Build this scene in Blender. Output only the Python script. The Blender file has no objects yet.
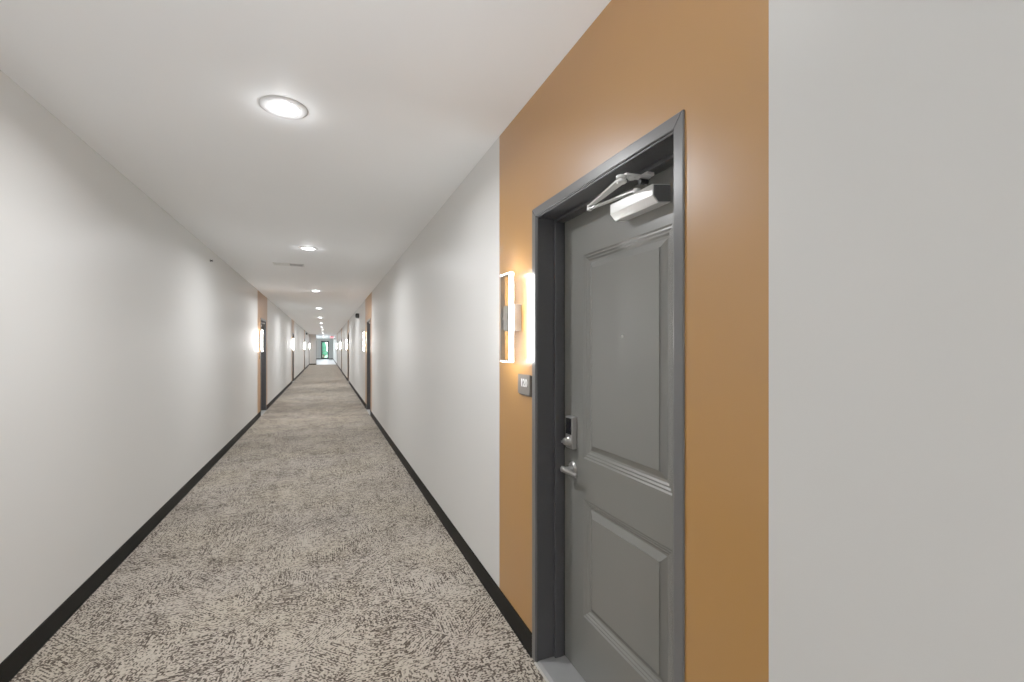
import bpy, bmesh, math, random
from mathutils import Vector, Matrix
random.seed(7)
scene = bpy.context.scene
COL = scene.collection
PI = math.pi

# ------------------------------------------------------------------ measures
XR, XL = 0.9365, -1.332          # corridor wall planes
EYE, H = 1.508, 2.74             # camera height, ceiling height
Y0, YSTUB, YEND = -6.0, 44.6, 66.0
XLOBBY = -3.2
BASE_H = 0.112

# ------------------------------------------------------------------ materials
def new_mat(name):
    m = bpy.data.materials.new(name); m.use_nodes = True
    nt = m.node_tree
    b = next(n for n in nt.nodes if n.type == 'BSDF_PRINCIPLED')
    return m, nt, b

def N(nt, t, **kw):
    n = nt.nodes.new(t)
    for k, v in kw.items(): setattr(n, k, v)
    return n

def plain(name, col, rough=0.5, metal=0.0, spec=0.5, var=0.03, scale=6.0, bump=0.0, bscale=400.0):
    """Principled surface whose tone varies very slightly with a noise texture."""
    m, nt, b = new_mat(name)
    tc = N(nt, 'ShaderNodeTexCoord')
    nz = N(nt, 'ShaderNodeTexNoise'); nz.inputs['Scale'].default_value = scale
    nz.inputs['Detail'].default_value = 3
    nt.links.new(tc.outputs['Object'], nz.inputs['Vector'])
    mp = N(nt, 'ShaderNodeMapRange')
    mp.inputs['To Min'].default_value = 1 - var; mp.inputs['To Max'].default_value = 1 + var
    nt.links.new(nz.outputs['Fac'], mp.inputs['Value'])
    mx = N(nt, 'ShaderNodeVectorMath', operation='SCALE')
    mx.inputs[0].default_value = col[:3]
    nt.links.new(mp.outputs['Result'], mx.inputs['Scale'])
    nt.links.new(mx.outputs['Vector'], b.inputs['Base Color'])
    b.inputs['Roughness'].default_value = rough
    b.inputs['Metallic'].default_value = metal
    b.inputs['Specular IOR Level'].default_value = spec
    if bump > 0:
        n2 = N(nt, 'ShaderNodeTexNoise'); n2.inputs['Scale'].default_value = bscale
        n2.inputs['Detail'].default_value = 2
        nt.links.new(tc.outputs['Object'], n2.inputs['Vector'])
        bp = N(nt, 'ShaderNodeBump'); bp.inputs['Strength'].default_value = bump
        bp.inputs['Distance'].default_value = 0.002
        nt.links.new(n2.outputs['Fac'], bp.inputs['Height'])
        nt.links.new(bp.outputs['Normal'], b.inputs['Normal'])
    return m

def emissive(name, col, strength):
    m, nt, b = new_mat(name)
    b.inputs['Base Color'].default_value = (0.8, 0.8, 0.8, 1)
    b.inputs['Emission Color'].default_value = (*col, 1)
    b.inputs['Emission Strength'].default_value = strength
    return m

def srgb(r, g, b):
    f = lambda c: (c/255/12.92) if c/255 <= 0.04045 else ((c/255+0.055)/1.055)**2.4
    return (f(r), f(g), f(b))

M = {}
M['wall'] = plain('white_wall_paint', (0.665, 0.660, 0.640), rough=0.42, spec=0.5, var=0.012, scale=1.5)
M['ceiling'] = plain('white_ceiling_paint', (0.925, 0.935, 0.945), rough=0.6, spec=0.3, var=0.008, scale=1.5)
M['ochre'] = plain('ochre_wall_paint', (0.39, 0.178, 0.038), rough=0.33, spec=0.8, var=0.02, scale=2.0)
M['base'] = plain('black_rubber_base', (0.0045, 0.0042, 0.0036), rough=0.65, spec=0.12, var=0.1)
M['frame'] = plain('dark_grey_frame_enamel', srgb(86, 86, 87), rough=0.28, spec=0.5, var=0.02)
M['jamb'] = plain('shadowed_frame_enamel', srgb(58, 58, 60), rough=0.34, spec=0.5, var=0.02)  # same paint as the frame, with the jamb's shade put into the colour
M['door'] = plain('grey_door_enamel', srgb(104, 104, 100), rough=0.27, spec=1.0, var=0.01, scale=3)
M['silver'] = plain('silver_painted_metal', (0.72, 0.72, 0.71), rough=0.35, metal=0.35, var=0.01)
M['satin'] = plain('satin_nickel', (0.47, 0.46, 0.45), rough=0.28, metal=0.9, var=0.02)
M['black_glass'] = plain('black_keypad_glass', (0.006, 0.006, 0.007), rough=0.12, var=0.02)
M['dark_metal'] = plain('dark_bracket_metal', (0.03, 0.03, 0.03), rough=0.4, metal=0.5, var=0.05)
M['threshold'] = plain('grey_vinyl_threshold', srgb(128, 128, 128), rough=0.45, var=0.12, scale=14)
M['edge_strip'] = plain('pale_carpet_edge_strip', srgb(170, 166, 158), rough=0.5, var=0.05)
M['bronze'] = plain('grey_sconce_metal', (0.36, 0.345, 0.32), rough=0.4, metal=0.3, var=0.02)
M['mount'] = plain('sconce_mount_metal', (0.55, 0.52, 0.48), rough=0.4, metal=0.3, var=0.02)
M['sign'] = plain('grey_sign_plate', srgb(112, 106, 100), rough=0.4, var=0.02)
M['sign_back'] = plain('dark_sign_backer', srgb(70, 62, 52), rough=0.5, var=0.02)
M['white'] = plain('white_sign_lettering', (0.85, 0.85, 0.83), rough=0.5, var=0.01)
M['trimwhite'] = plain('white_light_trim', (0.68, 0.68, 0.68), rough=0.5, var=0.01)
M['vent'] = plain('white_vent_enamel', (0.74, 0.735, 0.72), rough=0.45, var=0.01)
M['ventdark'] = plain('vent_shadow_duct', (0.10, 0.10, 0.10), rough=0.8, var=0.05)
M['black'] = plain('black_plastic', (0.012, 0.012, 0.012), rough=0.4, var=0.05)
M['alu'] = plain('dark_anodised_aluminium', (0.02, 0.022, 0.026), rough=0.4, metal=0.3, var=0.05)
M['bark'] = plain('brown_bark', (0.10, 0.07, 0.045), rough=0.9, var=0.3, scale=9)
M['leaf'] = plain('green_leaves', (0.09, 0.32, 0.19), rough=0.6, var=0.5, scale=2.5)
M['lawn'] = plain('green_lawn', (0.30, 0.50, 0.28), rough=0.9, var=0.3, scale=1.5)
M['lobby'] = plain('pale_lobby_floor', (0.62, 0.62, 0.65), rough=0.35, var=0.05, scale=2)
M['red'] = emissive('red_exit_letters', (1.0, 0.05, 0.08), 2.2)
M['lamp'] = emissive('ceiling_light_diffuser', (1.0, 0.99, 0.97), 14.0)
M['led'] = emissive('sconce_led_diffuser', (1.0, 0.98, 0.94), 56.0)

# clear panes
def pane_mat(name, tint, gloss=0.06):
    m = bpy.data.materials.new(name); m.use_nodes = True
    nt = m.node_tree; nt.nodes.clear()
    out = N(nt, 'ShaderNodeOutputMaterial'); mix = N(nt, 'ShaderNodeMixShader')
    tr = N(nt, 'ShaderNodeBsdfTransparent'); gl = N(nt, 'ShaderNodeBsdfGlossy')
    lw = N(nt, 'ShaderNodeLayerWeight'); lw.inputs['Blend'].default_value = 0.15
    mul = N(nt, 'ShaderNodeMath', operation='MULTIPLY'); mul.inputs[1].default_value = gloss * 6
    tr.inputs['Color'].default_value = (*tint, 1); gl.inputs['Roughness'].default_value = 0.03
    nt.links.new(lw.outputs['Fresnel'], mul.inputs[0]); nt.links.new(mul.outputs[0], mix.inputs['Fac'])
    nt.links.new(tr.outputs[0], mix.inputs[1]); nt.links.new(gl.outputs[0], mix.inputs[2])
    nt.links.new(mix.outputs[0], out.inputs['Surface'])
    return m
M['glass'] = pane_mat('clear_door_glass', (0.93, 0.98, 0.98))
M['acrylic'] = pane_mat('clear_sign_acrylic', (0.97, 0.80, 0.82))

# carpet: patches of short woven dashes, each patch with its own direction
def carpet_mat():
    m, nt, b = new_mat('woven_grey_beige_carpet')
    L = nt.links.new
    tc = N(nt, 'ShaderNodeTexCoord')
    def math_(op, a, c=None, clamp=False):
        n = N(nt, 'ShaderNodeMath', operation=op); n.use_clamp = clamp
        for i, v in enumerate((a, c)):
            if v is None: continue
            if isinstance(v, (int, float)): n.inputs[i].default_value = v
            else: L(v, n.inputs[i])
        return n.outputs[0]
    def noise(vec, scale, detail=2, rough=0.5):
        n = N(nt, 'ShaderNodeTexNoise'); n.inputs['Scale'].default_value = scale
        n.inputs['Detail'].default_value = detail; n.inputs['Roughness'].default_value = rough
        L(vec, n.inputs['Vector']); return n.outputs['Fac']
    def remap(v, a, c, lo=0.0, hi=1.0):
        n = N(nt, 'ShaderNodeMapRange'); n.clamp = True
        L(v, n.inputs['Value'])
        n.inputs['From Min'].default_value = a; n.inputs['From Max'].default_value = c
        n.inputs['To Min'].default_value = lo; n.inputs['To Max'].default_value = hi
        return n.outputs['Result']
    P = tc.outputs['Object']
    # warp + voronoi patches
    wn = N(nt, 'ShaderNodeTexNoise'); wn.inputs['Scale'].default_value = 3.0; L(P, wn.inputs['Vector'])
    ws = N(nt, 'ShaderNodeVectorMath', operation='SCALE'); ws.inputs['Scale'].default_value = 0.10
    L(wn.outputs['Color'], ws.inputs[0])
    wa = N(nt, 'ShaderNodeVectorMath', operation='ADD'); L(P, wa.inputs[0]); L(ws.outputs[0], wa.inputs[1])
    vo = N(nt, 'ShaderNodeTexVoronoi'); vo.voronoi_dimensions = '2D'
    vo.distance = 'CHEBYCHEV'; vo.inputs['Scale'].default_value = 4.6; L(wa.outputs[0], vo.inputs['Vector'])
    sep = N(nt, 'ShaderNodeSeparateColor'); L(vo.outputs['Color'], sep.inputs[0])
    ang = math_('MULTIPLY', math_('ROUND', math_('MULTIPLY', math_('POWER', sep.outputs[0], 0.55), 4.0)), PI/2)
    ang = math_('ADD', ang, math_('MULTIPLY', math_('GREATER_THAN', sep.outputs[2], 0.72), PI/4))
    rot = N(nt, 'ShaderNodeVectorRotate', rotation_type='Z_AXIS'); L(P, rot.inputs['Vector']); L(ang, rot.inputs['Angle'])
    # the yarn tufts: small cells in rows, light or dark
    sn = N(nt, 'ShaderNodeVectorMath', operation='SNAP'); sn.inputs[1].default_value = (0.0095, 0.0068, 1.0)
    L(rot.outputs[0], sn.inputs[0])
    wh = N(nt, 'ShaderNodeTexWhiteNoise', noise_dimensions='2D'); L(sn.outputs[0], wh.inputs['Vector'])
    mp = N(nt, 'ShaderNodeMapping'); mp.vector_type = 'POINT'; mp.inputs['Scale'].default_value = (9.5, 71, 1)
    L(sn.outputs[0], mp.inputs['Vector'])
    line = noise(mp.outputs[0], 1.0, 1.0, 0.5)
    soft = noise(P, 95.0, 1.0, 0.5)
    mid = noise(P, 9.0, 3.0, 0.6)
    big = noise(P, 2.2, 3.0, 0.55)
    amp = remap(sep.outputs[1], 0.0, 1.0, 0.35, 1.7)
    sx = N(nt, 'ShaderNodeSeparateXYZ'); L(rot.outputs[0], sx.inputs[0])
    row = math_('MULTIPLY', math_('SINE', math_('MULTIPLY', sx.outputs[1], 2*PI/0.0145)), remap(sep.outputs[2], 0.0, 1.0, 0.02, 0.20))
    val = math_('ADD', row, math_('MULTIPLY', wh.outputs['Value'], 0.80),
          ); val = math_('ADD', val, math_('ADD', math_('MULTIPLY', math_('SUBTRACT', line, 0.5), amp),
          math_('ADD', math_('MULTIPLY', soft, 0.25), math_('ADD', math_('MULTIPLY', mid, 0.58), math_('MULTIPLY', big, 0.72)))))
    dark = remap(val, 1.06, 1.40)
    mx = N(nt, 'ShaderNodeMix', data_type='RGBA')
    L(dark, mx.inputs['Factor'])
    mx.inputs['A'].default_value = (*srgb(175, 166, 153), 1)
    mx.inputs['B'].default_value = (*srgb(70, 62, 55), 1)
    # slow warm / cool drift in the yarn
    hue = N(nt, 'ShaderNodeMix', data_type='RGBA'); hue.blend_type = 'MULTIPLY'
    hue.inputs['Factor'].default_value = 1.0
    cr = N(nt, 'ShaderNodeMix', data_type='RGBA')
    L(remap(noise(P, 1.3, 2), 0.35, 0.65), cr.inputs['Factor'])
    cr.inputs['A'].default_value = (0.97, 0.96, 0.98, 1); cr.inputs['B'].default_value = (1.0, 0.98, 0.94, 1)
    L(mx.outputs['Result'], hue.inputs['A']); L(cr.outputs['Result'], hue.inputs['B'])
    L(hue.outputs['Result'], b.inputs['Base Color'])
    b.inputs['Roughness'].default_value = 0.95
    b.inputs['Specular IOR Level'].default_value = 0.1
    bp = N(nt, 'ShaderNodeBump'); bp.inputs['Strength'].default_value = 0.4; bp.inputs['Distance'].default_value = 0.004
    inv = math_('SUBTRACT', 1.0, dark)
    L(inv, bp.inputs['Height']); L(bp.outputs['Normal'], b.inputs['Normal'])
    return m
M['carpet'] = carpet_mat()

# ------------------------------------------------------------------ mesh helpers
class MB:
    def __init__(self): self.v, self.f, self.mi = [], [], []
    def add(self, vs, fs, mi=0):
        o = len(self.v); self.v += [tuple(p) for p in vs]
        for f in fs: self.f.append([i + o for i in f]); self.mi.append(mi)
        return self
    def box(self, x0, x1, y0, y1, z0, z1, mi=0):
        vs = [(x, y, z) for x in (x0, x1) for y in (y0, y1) for z in (z0, z1)]
        return self.add(vs, [(0,1,3,2),(4,6,7,5),(0,4,5,1),(2,3,7,6),(0,2,6,4),(1,5,7,3)], mi)
    def quad(self, a, b, c, d, mi=0): return self.add([a,b,c,d], [(0,1,2,3)], mi)
    def bar(self, p, q, w, t, up=(0,0,1), mi=0):
        """box of width w (sideways) and thickness t (along up) from p to q"""
        p, q = Vector(p), Vector(q); d = (q-p).normalized()
        s = d.cross(Vector(up)).normalized(); u = s.cross(d).normalized()
        vs = [e + s*a*w/2 + u*b*t/2 for e in (p, q) for a in (-1,1) for b in (-1,1)]
        return self.add(vs, [(0,1,3,2),(4,6,7,5),(0,4,5,1),(2,3,7,6),(0,2,6,4),(1,5,7,3)], mi)
    def lathe(self, base, axis, prof, n=32, mi=0, cap0=True, cap1=True):
        """prof: list of (distance along axis, radius)"""
        base, ax = Vector(base), Vector(axis).normalized()
        a = ax.orthogonal().normalized(); c = ax.cross(a)
        vs, fs = [], []
        for (t, r) in prof:
            for k in range(n):
                th = 2*PI*k/n
                vs.append(base + ax*t + (a*math.cos(th) + c*math.sin(th))*r)
        for j in range(len(prof)-1):
            for k in range(n):
                k2 = (k+1) % n
                fs.append((j*n+k, j*n+k2, (j+1)*n+k2, (j+1)*n+k))
        if cap0: fs.append(tuple(reversed(range(n))))
        if cap1: fs.append(tuple((len(prof)-1)*n + k for k in range(n)))
        return self.add(vs, fs, mi)
    def prism(self, pts, axis, a0, a1, mi=0):
        """extrude the 2-D outline pts along axis ('x','y','z')"""
        def P(u, v, w): return {'x': (w,u,v), 'y': (u,w,v), 'z': (u,v,w)}[axis]
        n = len(pts)
        vs = [P(*p, a0) for p in pts] + [P(*p, a1) for p in pts]
        fs = [tuple(range(n)), tuple(reversed(range(n, 2*n)))]
        fs += [(k, k+n, (k+1) % n + n, (k+1) % n) for k in range(n)]
        return self.add(vs, fs, mi)
    def build(self, name, mats, parent=None, bevel=0.0, smooth=False, seg=2, fix=True):
        me = bpy.data.meshes.new(name)
        me.from_pydata(self.v, [], self.f)
        if not isinstance(mats, (list, tuple)): mats = [mats]
        for m in mats: me.materials.append(m)
        me.polygons.foreach_set('material_index', self.mi)
        if fix:
            bm = bmesh.new(); bm.from_mesh(me)
            bmesh.ops.recalc_face_normals(bm, faces=bm.faces); bm.to_mesh(me); bm.free()
        if smooth:
            me.polygons.foreach_set('use_smooth', [True]*len(me.polygons))
            me.set_sharp_from_angle(angle=math.radians(32))
        me.update()
        o = bpy.data.objects.new(name, me); COL.objects.link(o)
        if parent: o.parent = parent
        if bevel > 0:
            b = o.modifiers.new('bevel', 'BEVEL'); b.width = bevel; b.segments = seg
            b.limit_method = 'ANGLE'; b.angle_limit = math.radians(40); b.harden_normals = False
        return o

def tag(o, label=None, cat=None, group=None, kind=None):
    if label: o['label'] = label
    if cat: o['category'] = cat
    if group: o['group'] = group
    if kind: o['kind'] = kind
    return o

def empty(name, loc, rz=0.0):
    o = bpy.data.objects.new(name, None); COL.objects.link(o)
    o.empty_display_size = 0.1
    o.location = loc; o.rotation_euler = (0, 0, rz)
    return o

def copy_tree(o, parent=None):
    c = o.copy(); COL.objects.link(c); c.parent = parent
    for ch in [x for x in bpy.data.objects if x.parent == o]: copy_tree(ch, c)
    return c

def text_mesh(name, body, size, mat, parent, depth=0.0015, offset=0.0):
    cu = bpy.data.curves.new(name + '_curve', 'FONT'); cu.body = body; cu.size = size
    cu.align_x = 'CENTER'; cu.align_y = 'CENTER'; cu.extrude = depth; cu.offset = offset
    tmp = bpy.data.objects.new(name + '_tmp', cu); COL.objects.link(tmp)
    bpy.context.view_layer.update()
    dg = bpy.context.evaluated_depsgraph_get()
    me = bpy.data.meshes.new_from_object(tmp.evaluated_get(dg))
    bpy.data.objects.remove(tmp); bpy.data.curves.remove(cu)
    me.materials.clear(); me.materials.append(mat)
    o = bpy.data.objects.new(name, me); COL.objects.link(o); o.parent = parent
    return o

# ------------------------------------------------------------------ door positions (centre of the frame along the wall)
RIGHT = [1.507, 11.15, 21.42, 30.35, 41.8]
LEFT = [11.94, 22.36, 34.2, 43.75]
OP, OPZ = 0.502, 2.180                     # half width and height of the wall opening
O_A, O_B = -0.768, 0.971                   # ochre panel around a door, in the door's own y

# ------------------------------------------------------------------ walls: one mesh per side, white and ochre faces, openings for the doors
def long_wall(name, x, y0, y1, doors, flip, label):
    cuts = {y0: None, y1: None}; spans = []
    for c in doors:
        a, b = (c + O_A, c + O_B) if not flip else (c - O_B, c - O_A)
        spans.append((max(a, y0), min(b, y1), c - OP, c + OP))
    ys = sorted(set([y0, y1] + [v for s in spans for v in s]))
    mb = MB()
    for a, b in zip(ys, ys[1:]):
        if b - a < 1e-6: continue
        m = (a + b)/2
        mi = 1 if any(s[0] < m < s[1] for s in spans) else 0
        hole = any(s[2] < m < s[3] for s in spans)
        lo = OPZ if hole else 0.0
        T = 0.2 if x > 0 else -0.2
        mb.quad((x, a, lo), (x, b, lo), (x, b, H), (x, a, H), mi)
        mb.quad((x+T, a, lo), (x+T, b, lo), (x+T, b, H), (x+T, a, H), 0)
        if hole:
            mb.quad((x, a, lo), (x, b, lo), (x+T, b, lo), (x+T, a, lo), 0)
            for e in (a, b): mb.quad((x, e, 0), (x+T, e, 0), (x+T, e, lo), (x, e, lo), 0)
    for e in (y0, y1): mb.quad((x, e, 0), (x+T, e, 0), (x+T, e, H), (x, e, H), 0)
    return tag(mb.build(name, [M['wall'], M['ochre']], fix=False), label, 'wall', kind='structure')

long_wall('wall_right', XR, Y0, YEND, RIGHT, False, 'long right corridor wall painted white with ochre panels around the doors')
long_wall('wall_left', XL, Y0, YSTUB, LEFT, True, 'long left corridor wall painted white with ochre panels around the doors')
s = MB().box(XL-0.2, -0.77, YSTUB, YSTUB+0.22, 0, H).build('wall_stub', M['wall'])
tag(s, 'short white wall stub that narrows the far left of the corridor', 'wall', kind='structure')
s = MB().box(-0.775, -0.755, YSTUB-0.012, YSTUB+0.07, 0, 2.15).build('trim_1', M['alu'])
tag(s, 'dark vertical corner strip on the far wall stub', 'trim', kind='structure')

# end wall with the glazed door opening
DX0, DX1, DZ = -0.56, 0.417, 2.46
mb = MB()
mb.box(XLOBBY, DX0, YEND, YEND+0.2, 0, H); mb.box(DX1, XR+0.2, YEND, YEND+0.2, 0, H)
mb.box(DX0, DX1, YEND, YEND+0.2, DZ, H)
tag(mb.build('wall_end', M['wall']), 'white wall at the far end of the corridor around the glass door', 'wall', kind='structure')
mb = MB()
wy0, wy1 = 52.0, 58.0
mb.box(XLOBBY-0.2, XLOBBY, YSTUB, wy0, 0, H); mb.box(XLOBBY-0.2, XLOBBY, wy1, YEND+0.2, 0, H)
mb.box(XLOBBY-0.2, XLOBBY, wy0, wy1, 0, 0.3); mb.box(XLOBBY-0.2, XLOBBY, wy0, wy1, 2.4, H)
mb.box(XLOBBY-0.2, XL-0.2, YSTUB, YSTUB+0.2, 0, H)
tag(mb.build('wall_lobby', M['wall']), 'white side wall of the daylit lobby past the corridor', 'wall', kind='structure')
w = empty('window_1', (XLOBBY-0.1, 55, 0.3))
tag(w, 'wide lobby window lighting the far end of the corridor', 'window', kind='structure')
mb = MB()
for a, b, c, d in ((-3,3,0,.06),(-3,3,2.04,2.1),(-3,-2.94,0.06,2.04),(2.94,3,0.06,2.04),(-.03,.03,0.06,2.04)):
    mb.box(-0.04, 0.04, a, b, c, d)
mb.build('window_frame', M['alu'], w)
MB().box(-0.004, 0.004, -2.95, 2.95, 0.05, 2.05).build('glass_pane', M['glass'], w)
tag(MB().box(XL-0.2, XR+0.2, Y0-0.2, Y0, 0, H).build('wall_back', M['wall']), 'white wall closing the corridor behind the camera', 'wall', kind='structure')

# floor and ceiling
mb = MB().quad((XL-0.2, Y0-0.2, 0), (XR+0.2, Y0-0.2, 0), (XR+0.2, YSTUB+0.2, 0), (XL-0.2, YSTUB+0.2, 0), 0)
tag(mb.build('floor', M['carpet']), 'grey and beige woven carpet running the length of the corridor', 'floor', kind='structure')
mb = MB().quad((XLOBBY-0.2, YSTUB+0.2, 0), (XR, YSTUB+0.2, 0), (XR, YEND+0.2, 0), (XLOBBY-0.2, YEND+0.2, 0))
tag(mb.build('floor_lobby', M['lobby']), 'pale lobby floor catching daylight before the far glass door', 'floor', kind='structure')
mb = MB().box(XLOBBY-0.2, XR+0.2, Y0-0.2, YEND+0.2, H, H+0.1)
tag(mb.build('ceiling', M['ceiling']), 'flat white painted corridor ceiling', 'ceiling', kind='structure')

# baseboards, broken at the door frames
def baseboard(name, x, y0, y1, doors, label):
    mb = MB(); s = -1 if x > 0 else 1
    ys = [y0] + [v for c in doors for v in (c - 0.506, c + 0.506)] + [y1]
    for a, b in zip(ys[::2], ys[1::2]):
        if b - a < 0.02: continue
        # vinyl base with a small toe that curls on to the carpet
        mb.prism([(x, 0), (x + s*0.012, 0), (x + s*0.007, 0.010), (x + s*0.006, BASE_H-0.004), (x + s*0.003, BASE_H), (x, BASE_H)], 'y', a, b)
    return tag(mb.build(name, M['base']), label, 'baseboard', kind='structure')
baseboard('baseboard_right', XR, Y0, YEND, RIGHT, 'black rubber baseboard along the right wall')
baseboard('baseboard_left', XL, Y0, YSTUB, LEFT, 'black rubber baseboard along the left wall')
mb = MB().box(XL+0.012, -0.775, YSTUB-0.008, YSTUB, 0, BASE_H)
tag(mb.build('baseboard_stub', M['base']), 'black baseboard at the foot of the far wall stub', 'baseboard', kind='structure')
mb = MB().box(XLOBBY, DX0-0.002, YEND-0.008, YEND, 0, BASE_H).box(DX1+0.002, XR-0.012, YEND-0.008, YEND, 0, BASE_H)
tag(mb.build('baseboard_end', M['base']), 'black baseboard either side of the far glass door', 'baseboard', kind='structure')

# ------------------------------------------------------------------ apartment door (local: +x into the wall, y along it, origin on the floor at the wall plane)
def panel(mb, y0, y1, z0, z1, x):
    prof = [(0, 0), (0.0065, 0.0048), (0.012, 0.0045), (0.0185, 0.0095), (0.024, 0.0095), (0.031, 0.0150), (0.040, 0.0160), (0.066, 0.0055), (0.0672, 0.0020)]
    rings = []
    for ins, dep in prof:
        rings.append([(x+dep, y0+ins, z0+ins), (x+dep, y1-ins, z0+ins), (x+dep, y1-ins, z1-ins), (x+dep, y0+ins, z1-ins)])
    for r, q in zip(rings, rings[1:]):
        for k in range(4):
            k2 = (k+1) % 4
            mb.quad(r[k], r[k2], q[k2], q[k])
    mb.quad(*rings[-1])

DOORX = 0.1435
def make_door(name):
    root = empty(name, (XR, RIGHT[0], 0))
    # frame: casing, groove, jamb, stop
    mb = MB(); P = -0.007
    ci, co, ct = 0.467, 0.506, 2.180
    def U(x0, x1, i, o, zi, zo):     # upside-down U of mitred boxes
        for sgn in (-1, 1):
            pts = [(sgn*i, 0), (sgn*o, 0), (sgn*o, zo), (sgn*i, zi)]
            mb.prism(pts, 'x', x0, x1)
        mb.prism([(-i, zi), (i, zi), (o, zo), (-o, zo)], 'x', x0, x1)
    U(P, 0.004, ci, co, 2.139, ct)
    fr = mb.build('casing', M['frame'], root, bevel=0.003)
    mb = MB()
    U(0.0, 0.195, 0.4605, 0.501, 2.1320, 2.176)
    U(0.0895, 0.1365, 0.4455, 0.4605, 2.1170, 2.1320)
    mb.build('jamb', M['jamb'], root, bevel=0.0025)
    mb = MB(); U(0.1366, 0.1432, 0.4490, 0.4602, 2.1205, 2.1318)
    mb.build('gap_shade_strip', M['black'], root)  # black strip added to stand for the shade in the gap around the leaf
    # leaf with two raised panels
    mb = MB(); L = 0.4595; zb, zt = 0.0102, 2.1310; x = DOORX; xb = x + 0.045
    a, b = -0.294, 0.276
    p1, p2, p3, p4 = 0.295, 0.826, 1.010, 1.928
    q = lambda y0, y1, z0, z1: mb.quad((x,y0,z0), (x,y1,z0), (x,y1,z1), (x,y0,z1))
    q(-L, a, zb, zt); q(b, L, zb, zt); q(a, b, zb, p1); q(a, b, p2, p3); q(a, b, p4, zt)
    panel(mb, a, b, p1, p2, x); panel(mb, a, b, p3, p4, x)
    mb.quad((xb,-L,zb), (xb,L,zb), (xb,L,zt), (xb,-L,zt))
    for sgn in (-1, 1): mb.quad((x,sgn*L,zb), (xb,sgn*L,zb), (xb,sgn*L,zt), (x,sgn*L,zt))
    for z in (zb, zt): mb.quad((x,-L,z), (xb,-L,z), (xb,L,z), (x,L,z))
    leaf = mb.build('door_leaf', M['door'], root)
    # peephole
    px = DOORX + 0.003
    mb = MB().lathe((px, -0.015, 1.553), (-1,0,0), [(0, .0068), (.003, .0068), (.004, .0058), (.004, .0042), (.002, .0036)], n=20)
    mb.build('peephole', M['satin'], leaf, smooth=True)
    # keypad deadbolt
    y0, y1, z0, z1 = 0.333, 0.395, 1.038, 1.187
    mb = MB().prism([(DOORX, z0), (DOORX-0.022, z0), (DOORX-0.026, z0+0.004), (DOORX-0.026, z1-0.004), (DOORX-0.022, z1), (DOORX, z1)], 'y', y0, y1)
    db = mb.build('keypad_deadbolt', M['satin'], leaf, bevel=0.003)
    MB().box(DOORX-0.0275, DOORX-0.0245, y0+0.006, y1-0.005, z0+0.066, z1-0.007).build('keypad', M['black_glass'], db, bevel=0.0008)
    mb = MB().lathe((DOORX-0.0255, 0.364, 1.072), (-1,0,0), [(0, .021), (.006, .021), (.009, .018), (.022, .0165), (.026, .014), (.027, 0.010)], n=28)
    mb.bar((DOORX-0.046, 0.364-0.017, 1.072+0.004), (DOORX-0.046, 0.364+0.017, 1.072-0.004), 0.022, 0.010, up=(0,0,1))
    mb.build('lock_knob', M['satin'], db, smooth=True)
    # lever handle
    ly, lz = 0.368, 0.940
    mb = MB().lathe((DOORX, ly, lz), (-1,0,0), [(0, .0330), (.004, .0330), (.009, .028), (.010, .014), (.018, .0115), (.048, .0115), (.055, .0125), (.059, .010)], n=32)
    hd = mb.build('lever_handle', M['satin'], leaf, smooth=True)
    mb = MB()
    n = 9; prev = None; sect = []
    for k in range(n):
        t = k/(n-1)
        yy = ly + 0.014 - t*0.122
        xx = DOORX - 0.051 + 0.010*math.sin(t*PI*0.9)*0.4 + 0.006*t
        hz = 0.0145 - 0.0045*t; hx = 0.010 - 0.003*t
        zz = lz - 0.004*t
        sect.append([(xx + hx*math.cos(a_), yy, zz + hz*math.sin(a_)) for a_ in [2*PI*j/12 for j in range(12)]])
    vs = [p for sct in sect for p in sct]
    fs = [(i*12+j, i*12+(j+1) % 12, (i+1)*12+(j+1) % 12, (i+1)*12+j) for i in range(n-1) for j in range(12)]
    fs += [tuple(range(12)), tuple(range((n-1)*12, n*12))]
    mb.add(vs, fs).build('lever', M['satin'], hd, smooth=True)
    # door closer on the leaf with its folding arm up to the head of the frame
    cy0, cy1 = -0.286, -0.043
    X = DOORX
    prof = [(X, 2.000), (X-0.052, 1.993), (X-0.075, 2.016), (X-0.075, 2.054), (X, 2.063)]
    mb = MB().prism(prof, 'y', cy0, cy1)
    cl = mb.build('door_closer', M['silver'], root, bevel=0.002)
    tag(cl, 'silver door closer box with faceted cover')
    MB().prism([(X-.001, 2.003), (X-0.050, 1.997), (X-0.071, 2.018), (X-0.071, 2.050), (X-.001, 2.059)], 'y', cy0-0.002, cy0+0.001).build('shaded_end_cap', M['frame'], cl)  # silver cover's unlit near end: its shade is put into this dark colour
    E = Vector((0.068, 0.103, 2.080)); K = Vector((0.006, -0.200, 2.084)); PV = Vector((X-0.046, -0.165, 2.073))
    mb = MB().bar(PV, E, 0.018, 0.006)
    mb.lathe(PV - Vector((0,0,0.010)), (0,0,1), [(0,.013),(.016,.013)], n=20)
    mb.lathe(E - Vector((0,0,0.007)), (0,0,1), [(0,.010),(.022,.010)], n=18)
    mb.build('main_arm', M['silver'], cl, bevel=0.0012)
    E2 = E + Vector((0,0,0.010))
    mb = MB(); d = (K-E2).normalized(); s_ = d.cross(Vector((0,0,1))).normalized()
    w0, w1, t = 0.008, 0.017, 0.004
    vs = [E2 - s_*w0 + Vector((0,0,-t)), E2 + s_*w0 + Vector((0,0,-t)), E2 + s_*w0 + Vector((0,0,t)), E2 - s_*w0 + Vector((0,0,t)),
          K - s_*w1 + Vector((0,0,-t)), K + s_*w1 + Vector((0,0,-t)), K + s_*w1 + Vector((0,0,t)), K - s_*w1 + Vector((0,0,t))]
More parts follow.
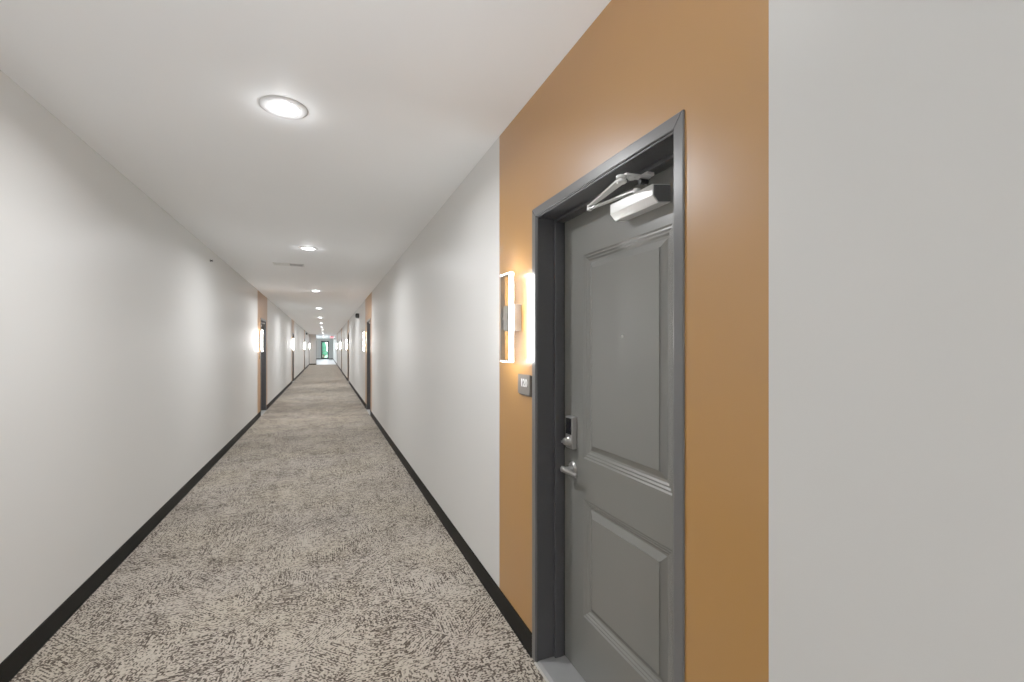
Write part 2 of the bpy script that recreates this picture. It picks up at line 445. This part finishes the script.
    mb.add(vs, [(0,1,2,3),(7,6,5,4),(0,4,5,1),(1,5,6,2),(2,6,7,3),(3,7,4,0)])
    mb.build('forearm', M['silver'], cl, bevel=0.0012)
    mb = MB().lathe(K + Vector((0,0,-0.010)), (0,0,1), [(0,.013),(.004,.018),(.010,.018),(.012,.012),(.016,.012),(.018,.018),(.026,.018),(.028,.014)], n=28)
    mb.build('arm_knuckle', M['silver'], cl, smooth=True)
    mb = MB().bar((0.014, -0.204, 2.103), (0.112, -0.210, 2.103), 0.030, 0.008)
    mb.box(0.088, 0.118, -0.235, -0.185, 2.106, 2.1168)
    mb.lathe((0.044, -0.206, 2.092), (0,0,1), [(0,.013),(.010,.013)], n=20)
    mb.build('head_bracket', M['silver'], cl, bevel=0.001)
    mb = MB().lathe((0.076, -0.209, 2.089), (1,-0.05,0), [(0,.0085),(.001,.0105),(.030,.0105),(.032,.008)], n=20)
    mb.build('stop_bumper', M['black'], cl, smooth=True)
    # threshold
    mb = MB().prism([(-0.004, 0.0), (-0.004, 0.003), (0.012, 0.010), (0.25, 0.010), (0.25, 0.0)], 'y', -0.4605, 0.4605)
    th = mb.build('threshold', M['threshold'], root)
    MB().prism([(-0.014, 0.0), (-0.012, 0.004), (-0.0045, 0.0045), (-0.0045, 0.0)], 'y', -0.468, 0.468).build('edge_strip', M['edge_strip'], th)
    return root

DOOR_LBL_R = ['dark grey two panel door with silver closer, nearest on the right wall',
              'grey corridor door on the right wall, second from the camera',
              'grey corridor door on the right wall, third from the camera',
              'grey corridor door on the right wall, fourth from the camera',
              'grey corridor door on the right wall, farthest from the camera']
DOOR_LBL_L = ['grey corridor door on the left wall, first from the camera',
              'grey corridor door on the left wall, second from the camera',
              'grey corridor door on the left wall, third from the camera',
              'grey corridor door on the left wall, last before the wall stub']
d0 = make_door('door_1')
tag(d0, DOOR_LBL_R[0], 'door', 'grey apartment doors along the corridor', 'structure')
k = 2
for i, c in enumerate(RIGHT[1:], 1):
    d = copy_tree(d0); d.location = (XR, c, 0); d.name = f'door_{k}'; k += 1; d['label'] = DOOR_LBL_R[i]
for i, c in enumerate(LEFT):
    d = copy_tree(d0); d.location = (XL, c, 0); d.rotation_euler = (0, 0, PI); d.name = f'door_{k}'; k += 1; d['label'] = DOOR_LBL_L[i]

# ------------------------------------------------------------------ wall sconce (local like the door: wall plane x = 0, -x into the corridor)
def make_sconce():
    root = empty('wall_sconce', (XR, RIGHT[0] + 0.707, 1.665))
    hy, hz = 0.064, 0.229
    xf, xb = -0.0715, -0.0475
    t = 0.010
    # metal inner rim (open rectangle)
    mb = MB()
    for sgn in (-1, 1):
        mb.box(xf, xb, sgn*(hy-t) if sgn < 0 else hy-t, sgn*(hy-0.0020) if sgn < 0 else hy-0.0020, -hz+0.0020, hz-0.0020)
        mb.box(xf, xb, -hy+t, hy-t, *((hz-t, hz-0.0020) if sgn > 0 else (-hz+0.0020, -hz+t)))
    mb.build('frame', M['bronze'], root, bevel=0.0008)
    # light-emitting band round the outside of the rim
    mb = MB(); e = 0.0012
    x0, x1 = xf + 0.0025, xb + 0.0003
    for sgn in (-1, 1):
        a, b = sorted((sgn*(hy-0.0018), sgn*hy))
        mb.box(x0, x1, a, b, -hz, hz)
        a, b = sorted((sgn*(hz-0.0018), sgn*hz))
        mb.box(x0, x1, -hy+0.0018, hy-0.0018, a, b)
    mb.build('light_band', M['led'], root)
    MB().box(xb+0.0005, 0.0, -0.058, 0.058, -0.068, 0.068).build('wall_mount', M['mount'], root, bevel=0.0015)
    mb = MB().box(xf+0.006, xb+0.0005, -0.030, 0.030, -0.064, 0.064)
    mb.build('centre_plate', M['bronze'], root, bevel=0.001)
    MB().box(xf+0.010, xf+0.020, -hy+t, hy-t, -0.006, 0.006).build('cross_bar', M['bronze'], root)
    return root
SC_R = ['lit rectangular wall sconce beside the nearest grey door on the right, above its number plate',
        'lit wall sconce past the second door on the right wall',
        'lit wall sconce past the third door on the right wall',
        'lit wall sconce past the fourth door on the right wall',
        'lit wall sconce past the farthest door on the right wall']
SC_L = ['lit wall sconce before the first door on the left wall',
        'lit wall sconce before the second door on the left wall',
        'lit wall sconce before the third door on the left wall',
        'lit wall sconce before the last door on the left wall']
s0 = make_sconce(); tag(s0, SC_R[0], 'wall light', 'rectangular sconces beside the doors')
for i, c in enumerate(RIGHT[1:], 1):
    s = copy_tree(s0); s.location = (XR, c + 0.707, 1.665); s['label'] = SC_R[i]
for i, c in enumerate(LEFT):
    s = copy_tree(s0); s.location = (XL, c - 0.707, 1.665); s.rotation_euler = (0, 0, PI); s['label'] = SC_L[i]

# ------------------------------------------------------------------ room signs
def make_sign(loc, rz, number):
    root = empty('room_sign', loc, rz)
    MB().box(-0.007, 0.0, -0.078, 0.070, -0.056, 0.046).build('backing', M['sign_back'], root, bevel=0.001)
    MB().box(-0.013, -0.007, -0.072, 0.074, -0.050, 0.050).build('plate', M['sign'], root, bevel=0.001)
    if number:
        t = text_mesh('number', number, 0.054, M['white'], root, depth=0.0012, offset=0.0012)
        t.rotation_euler = Matrix(((0,0,-1),(-1,0,0),(0,1,0))).to_euler()
        t.location = (-0.0142, -0.006, 0.006)
    return root
s = make_sign((XR, RIGHT[0] + 0.592, 1.325), 0, '120')
tag(s, 'small grey room plate with white number beside the nearest door frame', 'sign', 'room number plates')
s = make_sign((XL, LEFT[0] - 0.604, 1.325), PI, None)
tag(s, 'tiny grey room plate under the first sconce on the left wall', 'sign', 'room number plates')

# ------------------------------------------------------------------ ceiling lights
LX = -0.197
LY = [2.60, 6.15, 10.65, 15.3, 19.9, 24.4, 29.0, 33.5, 38.0, 42.5, 47.0, 51.5, 56.0, 60.5]
ORD = ['nearest', 'second', 'third', 'fourth', 'fifth', 'sixth', 'seventh', 'eighth', 'ninth', 'tenth', 'eleventh', 'twelfth', 'thirteenth']
def make_light():
    root = empty('ceiling_light', (LX, LY[0], H))
    mb = MB().lathe((0,0,0), (0,0,-1), [(0, .1135), (.003, .1135), (.007, .108), (.009, .095), (.0088, .080), (.0070, .0715), (.003, .0705)], n=56, cap0=False, cap1=False)
    mb.build('trim_ring', M['trimwhite'], root, smooth=True)
    mb = MB().lathe((0,0,0), (0,0,-1), [(.003, .0735), (.0055, .070), (.0085, .062), (.012, .050), (.014, .02)], n=48, cap0=False)
    mb.build('diffuser', M['lamp'], root, smooth=True)
    return root
LAMPS = []
def lamp(root, power):
    ld = bpy.data.lights.new('ceiling_light_lamp', 'AREA'); ld.shape = 'DISK'; ld.size = 0.112; ld.spread = math.radians(165)
    ld.energy = power; ld.color = (0.985, 0.99, 1.0)
    lo = bpy.data.objects.new('ceiling_light_lamp', ld); COL.objects.link(lo)
    lo.parent = root; lo.location = (0, 0, -0.0175)
    pd = bpy.data.lights.new('ceiling_light_glow', 'POINT'); pd.energy = 0.75; pd.shadow_soft_size = 0.02; pd.color = (0.985, 0.99, 1.0)
    po = bpy.data.objects.new('ceiling_light_glow', pd); COL.objects.link(po)
    po.parent = root; po.location = (0, 0, -0.060)
POWER = 25.0
l0 = make_light()
GL = 'recessed lights in a row down the corridor ceiling'
lights = [l0]
for i, y in enumerate(LY + [-1.6, -5.0]):
    l = l0 if i == 0 else copy_tree(l0)
    l.location = (LX, y, H)
    if y < 0:
        lab = 'round recessed ceiling light just behind the camera' if y > -3 else 'round recessed ceiling light farthest behind the camera'
    elif i == len(LY)-1: lab = 'round recessed ceiling light farthest down the corridor, before the glass door'
    elif i == 0: lab = 'large bright round recessed ceiling light nearest the camera'
    else: lab = f'round recessed ceiling light, {ORD[i]} from the camera'
    tag(l, lab, 'ceiling light', GL)
    lights.append(l)
done = set()
for l in lights:
    if l.name in done: continue
    done.add(l.name)
    lamp(l, POWER * (1.5 if l.location.y > 9 else 1.0))

# ------------------------------------------------------------------ ceiling register
v = empty('ceiling_vent', (-0.4985, 7.45, H))
tag(v, 'white ceiling air vent with two dark slots beyond the nearest light', 'vent')
mb = MB(); a, b = 0.205, 0.095; t = 0.020
mb.box(-a, a, -b, -b+t, -0.008, 0).box(-a, a, b-t, b, -0.008, 0)
mb.box(-a, -a+t, -b+t, b-t, -0.008, 0).box(a-t, a, -b+t, b-t, -0.008, 0).box(-0.012, 0.012, -b+t, b-t, -0.008, 0)
mb.build('vent_frame', M['vent'], v, bevel=0.001)
MB().box(-a+t, a-t, -b+t, b-t, -0.0012, -0.0002).build('duct_opening', M['ventdark'], v)
mb = MB()
for sx in (-1, 1):
    x0, x1 = sorted((sx*0.012, sx*(a-t)))
    for q in range(5):
        yy = -b+t+0.014 + q*0.031
        mb.bar((x0, yy, -0.0045), (x1, yy, -0.0045), 0.013, 0.0012, up=(0, -0.6*sx, 1))
mb.build('louvres', M['vent'], v)

# ------------------------------------------------------------------ small wall fittings
f = empty('wall_fitting', (XL, 6.68, 2.598))
tag(f, 'tiny dark round fitting high on the left wall near the ceiling', 'wall fitting')
MB().lathe((0,0,0), (1,0,0), [(0, .018), (.003, .018), (.005, .014)], n=20).build('flange', M['sign'], f, smooth=True)
MB().lathe((0.005,0,0), (1,0,0), [(0, .009), (.018, .009), (.020, .013), (.023, .013)], n=16).build('nozzle', M['black'], f, smooth=True)

def make_box(loc, rz):
    root = empty('emergency_light', loc, rz)
    MB().box(-0.012, 0, -0.055, 0.055, -0.055, 0.055).build('mounting_plate', M['black'], root, bevel=0.002)
    MB().prism([(-0.012, -0.070), (-0.085, -0.070), (-0.105, -0.045), (-0.105, 0.060), (-0.095, 0.070), (-0.012, 0.070)], 'y', -0.075, 0.075).build('housing', M['black'], root, bevel=0.004)
    MB().lathe((-0.105, 0, 0.005), (-1,0,0), [(0,.032),(.004,.032),(.006,.026)], n=20).build('lens', M['black_glass'], root, smooth=True)
    return root
b0 = make_box((XR, 14.4, 2.475), 0)
tag(b0, 'small black box fixture high on the right wall past the second door', 'wall fixture', 'black box fixtures high on the walls')
b1 = copy_tree(b0); b1.location = (XR, 50.0, 2.46); b1['label'] = 'small black box fixture high on the right wall near the exit sign'
b2 = copy_tree(b0); b2.location = (XL, 36.5, 2.55); b2.rotation_euler = (0,0,PI); b2['label'] = 'small black box fixture high on the left wall past the third door'

# exit sign hung from the ceiling
e = empty('exit_sign', (0.62, 50.0, H))
tag(e, 'clear ceiling exit sign with red letters at the far end of the corridor', 'sign')
MB().box(-0.17, 0.17, -0.035, 0.035, -0.055, 0).build('housing', M['black'], e, bevel=0.004)
pn = MB().box(-0.155, 0.155, -0.004, 0.004, -0.255, -0.055).build('panel', M['acrylic'], e)
t = text_mesh('exit_lettering', 'EXIT', 0.19, M['red'], pn, depth=0.002, offset=0.003)
t.rotation_euler = (PI/2, 0, 0); t.location = (0, -0.0065, -0.155)

# ------------------------------------------------------------------ glazed end door
g = empty('door_10', ((DX0+DX1)/2, YEND, 0))
tag(g, 'black framed full height glass door at the far end of the corridor', 'door', kind='structure')
hw = (DX1-DX0)/2
mb = MB()
def ring(mb, i, o, z0i, z0o, zi, zo, y0, y1):
    mb.box(-o, -i, y0, y1, z0o, zo); mb.box(i, o, y0, y1, z0o, zo)
    mb.box(-i, i, y0, y1, zi, zo); mb.box(-i, i, y0, y1, z0o, z0i)
ring(mb, hw-0.06, hw-0.001, 0.02, 0.0, DZ-0.06, DZ-0.001, 0.02, 0.16)
mb.build('door_frame', M['alu'], g)
mb = MB(); ring(mb, hw-0.17, hw-0.061, 0.22, 0.022, DZ-0.20, DZ-0.062, 0.06, 0.11)
lf = mb.build('door_leaf', M['alu'], g)
MB().box(-hw+0.168, hw-0.168, 0.081, 0.089, 0.215, DZ-0.195).build('glass_pane', M['glass'], lf)
mb = MB().box(-hw+0.18, hw-0.18, 0.02, 0.04, 1.00, 1.05).box(-hw+0.18, -hw+0.21, 0.04, 0.06, 1.0, 1.05).box(hw-0.21, hw-0.18, 0.04, 0.06, 1.0, 1.05)
mb.build('push_bar', M['satin'], lf)

# ------------------------------------------------------------------ outside the far door
mb = MB().quad((-40, YEND+0.2, -0.05), (40, YEND+0.2, -0.05), (40, YEND+80, -0.05), (-40, YEND+80, -0.05))
tag(mb.build('lawn', M['lawn']), 'green lawn seen through the far glass door', 'lawn', kind='structure')
def tree(loc, r, h, label, seed):
    rnd = random.Random(seed)
    root = empty('tree', loc)
    tag(root, label, 'tree', 'trees outside the far glass door')
    MB().lathe((0,0,0), (0,0,1), [(0, .16), (.4, .11), (h*0.5, .08), (h*0.8, .03)], n=10).build('trunk', M['bark'], root, smooth=True)
    mb = MB()
    for q in range(1500):
        u = rnd.random()**0.4; th = rnd.random()*2*PI; ph = math.acos(2*rnd.random()-1)
        c = Vector((r*u*math.sin(ph)*math.cos(th), r*u*math.sin(ph)*math.sin(th), h*0.62 + h*0.40*u*math.cos(ph)))
        a = Vector((rnd.uniform(-1,1), rnd.uniform(-1,1), rnd.uniform(-1,1))).normalized()
        bb = a.orthogonal().normalized(); s_ = rnd.uniform(.10, .20)
        mb.add([c - a*s_, c + bb*s_*.5, c + a*s_, c - bb*s_*.5], [(0,1,2,3)])
    mb.build('crown', M['leaf'], root, fix=False)
tree((-0.30, YEND+9, -0.05), 0.40, 2.5, 'green leafy tree just outside the far glass door on its left', 3)
tree((-0.25, YEND+20, -0.05), 0.6, 1.1, 'low bushy green tree behind the taller one outside the glass door', 5)

# ------------------------------------------------------------------ daylight
wd = bpy.data.worlds.new('daylight'); scene.world = wd; wd.use_nodes = True
nt = wd.node_tree; bg = nt.nodes['Background']
tcw = nt.nodes.new('ShaderNodeTexCoord'); sp = nt.nodes.new('ShaderNodeSeparateXYZ')
rmp = nt.nodes.new('ShaderNodeValToRGB')
nt.links.new(tcw.outputs['Generated'], sp.inputs[0]); nt.links.new(sp.outputs['Z'], rmp.inputs['Fac'])
rmp.color_ramp.elements[0].color = (0.95, 0.98, 1.0, 1); rmp.color_ramp.elements[1].color = (0.70, 0.85, 1.0, 1)
nt.links.new(rmp.outputs['Color'], bg.inputs['Color']); bg.inputs['Strength'].default_value = 4.5

# fill spot added above the camera, aimed up to brighten the ceiling
fl = bpy.data.lights.new('added_ceiling_fill', 'SPOT'); fl.energy = 80; fl.spot_size = math.radians(140); fl.spot_blend = 1.0
fl.shadow_soft_size = 0.08; fl.color = (0.97, 0.985, 1.0)
fo = bpy.data.objects.new('added_ceiling_fill', fl); COL.objects.link(fo)
fo.location = (-0.25, 0.02, 1.80); fo.rotation_euler = (PI - math.radians(28), 0, 0)

# ------------------------------------------------------------------ camera
cam = bpy.data.cameras.new('camera'); co = bpy.data.objects.new('camera', cam); COL.objects.link(co)
cam.sensor_width = 36.0; cam.lens = 455.0/1024*36.0; cam.shift_y = 7.0/1024
cam.clip_start = 0.02; cam.clip_end = 300
co.location = (0, 0, EYE); co.rotation_euler = (PI/2, 0, -math.atan(186.5/455.0))
scene.camera = co

scene.view_settings.view_transform = 'Standard'
scene.view_settings.look = 'None'
scene.view_settings.exposure = 0.06
scene.view_settings.gamma = 1.32
cy = scene.cycles
cy.use_denoising = True
cy.max_bounces = 14; cy.diffuse_bounces = 9; cy.glossy_bounces = 4; cy.transparent_max_bounces = 8
cy.sample_clamp_indirect = 6.0
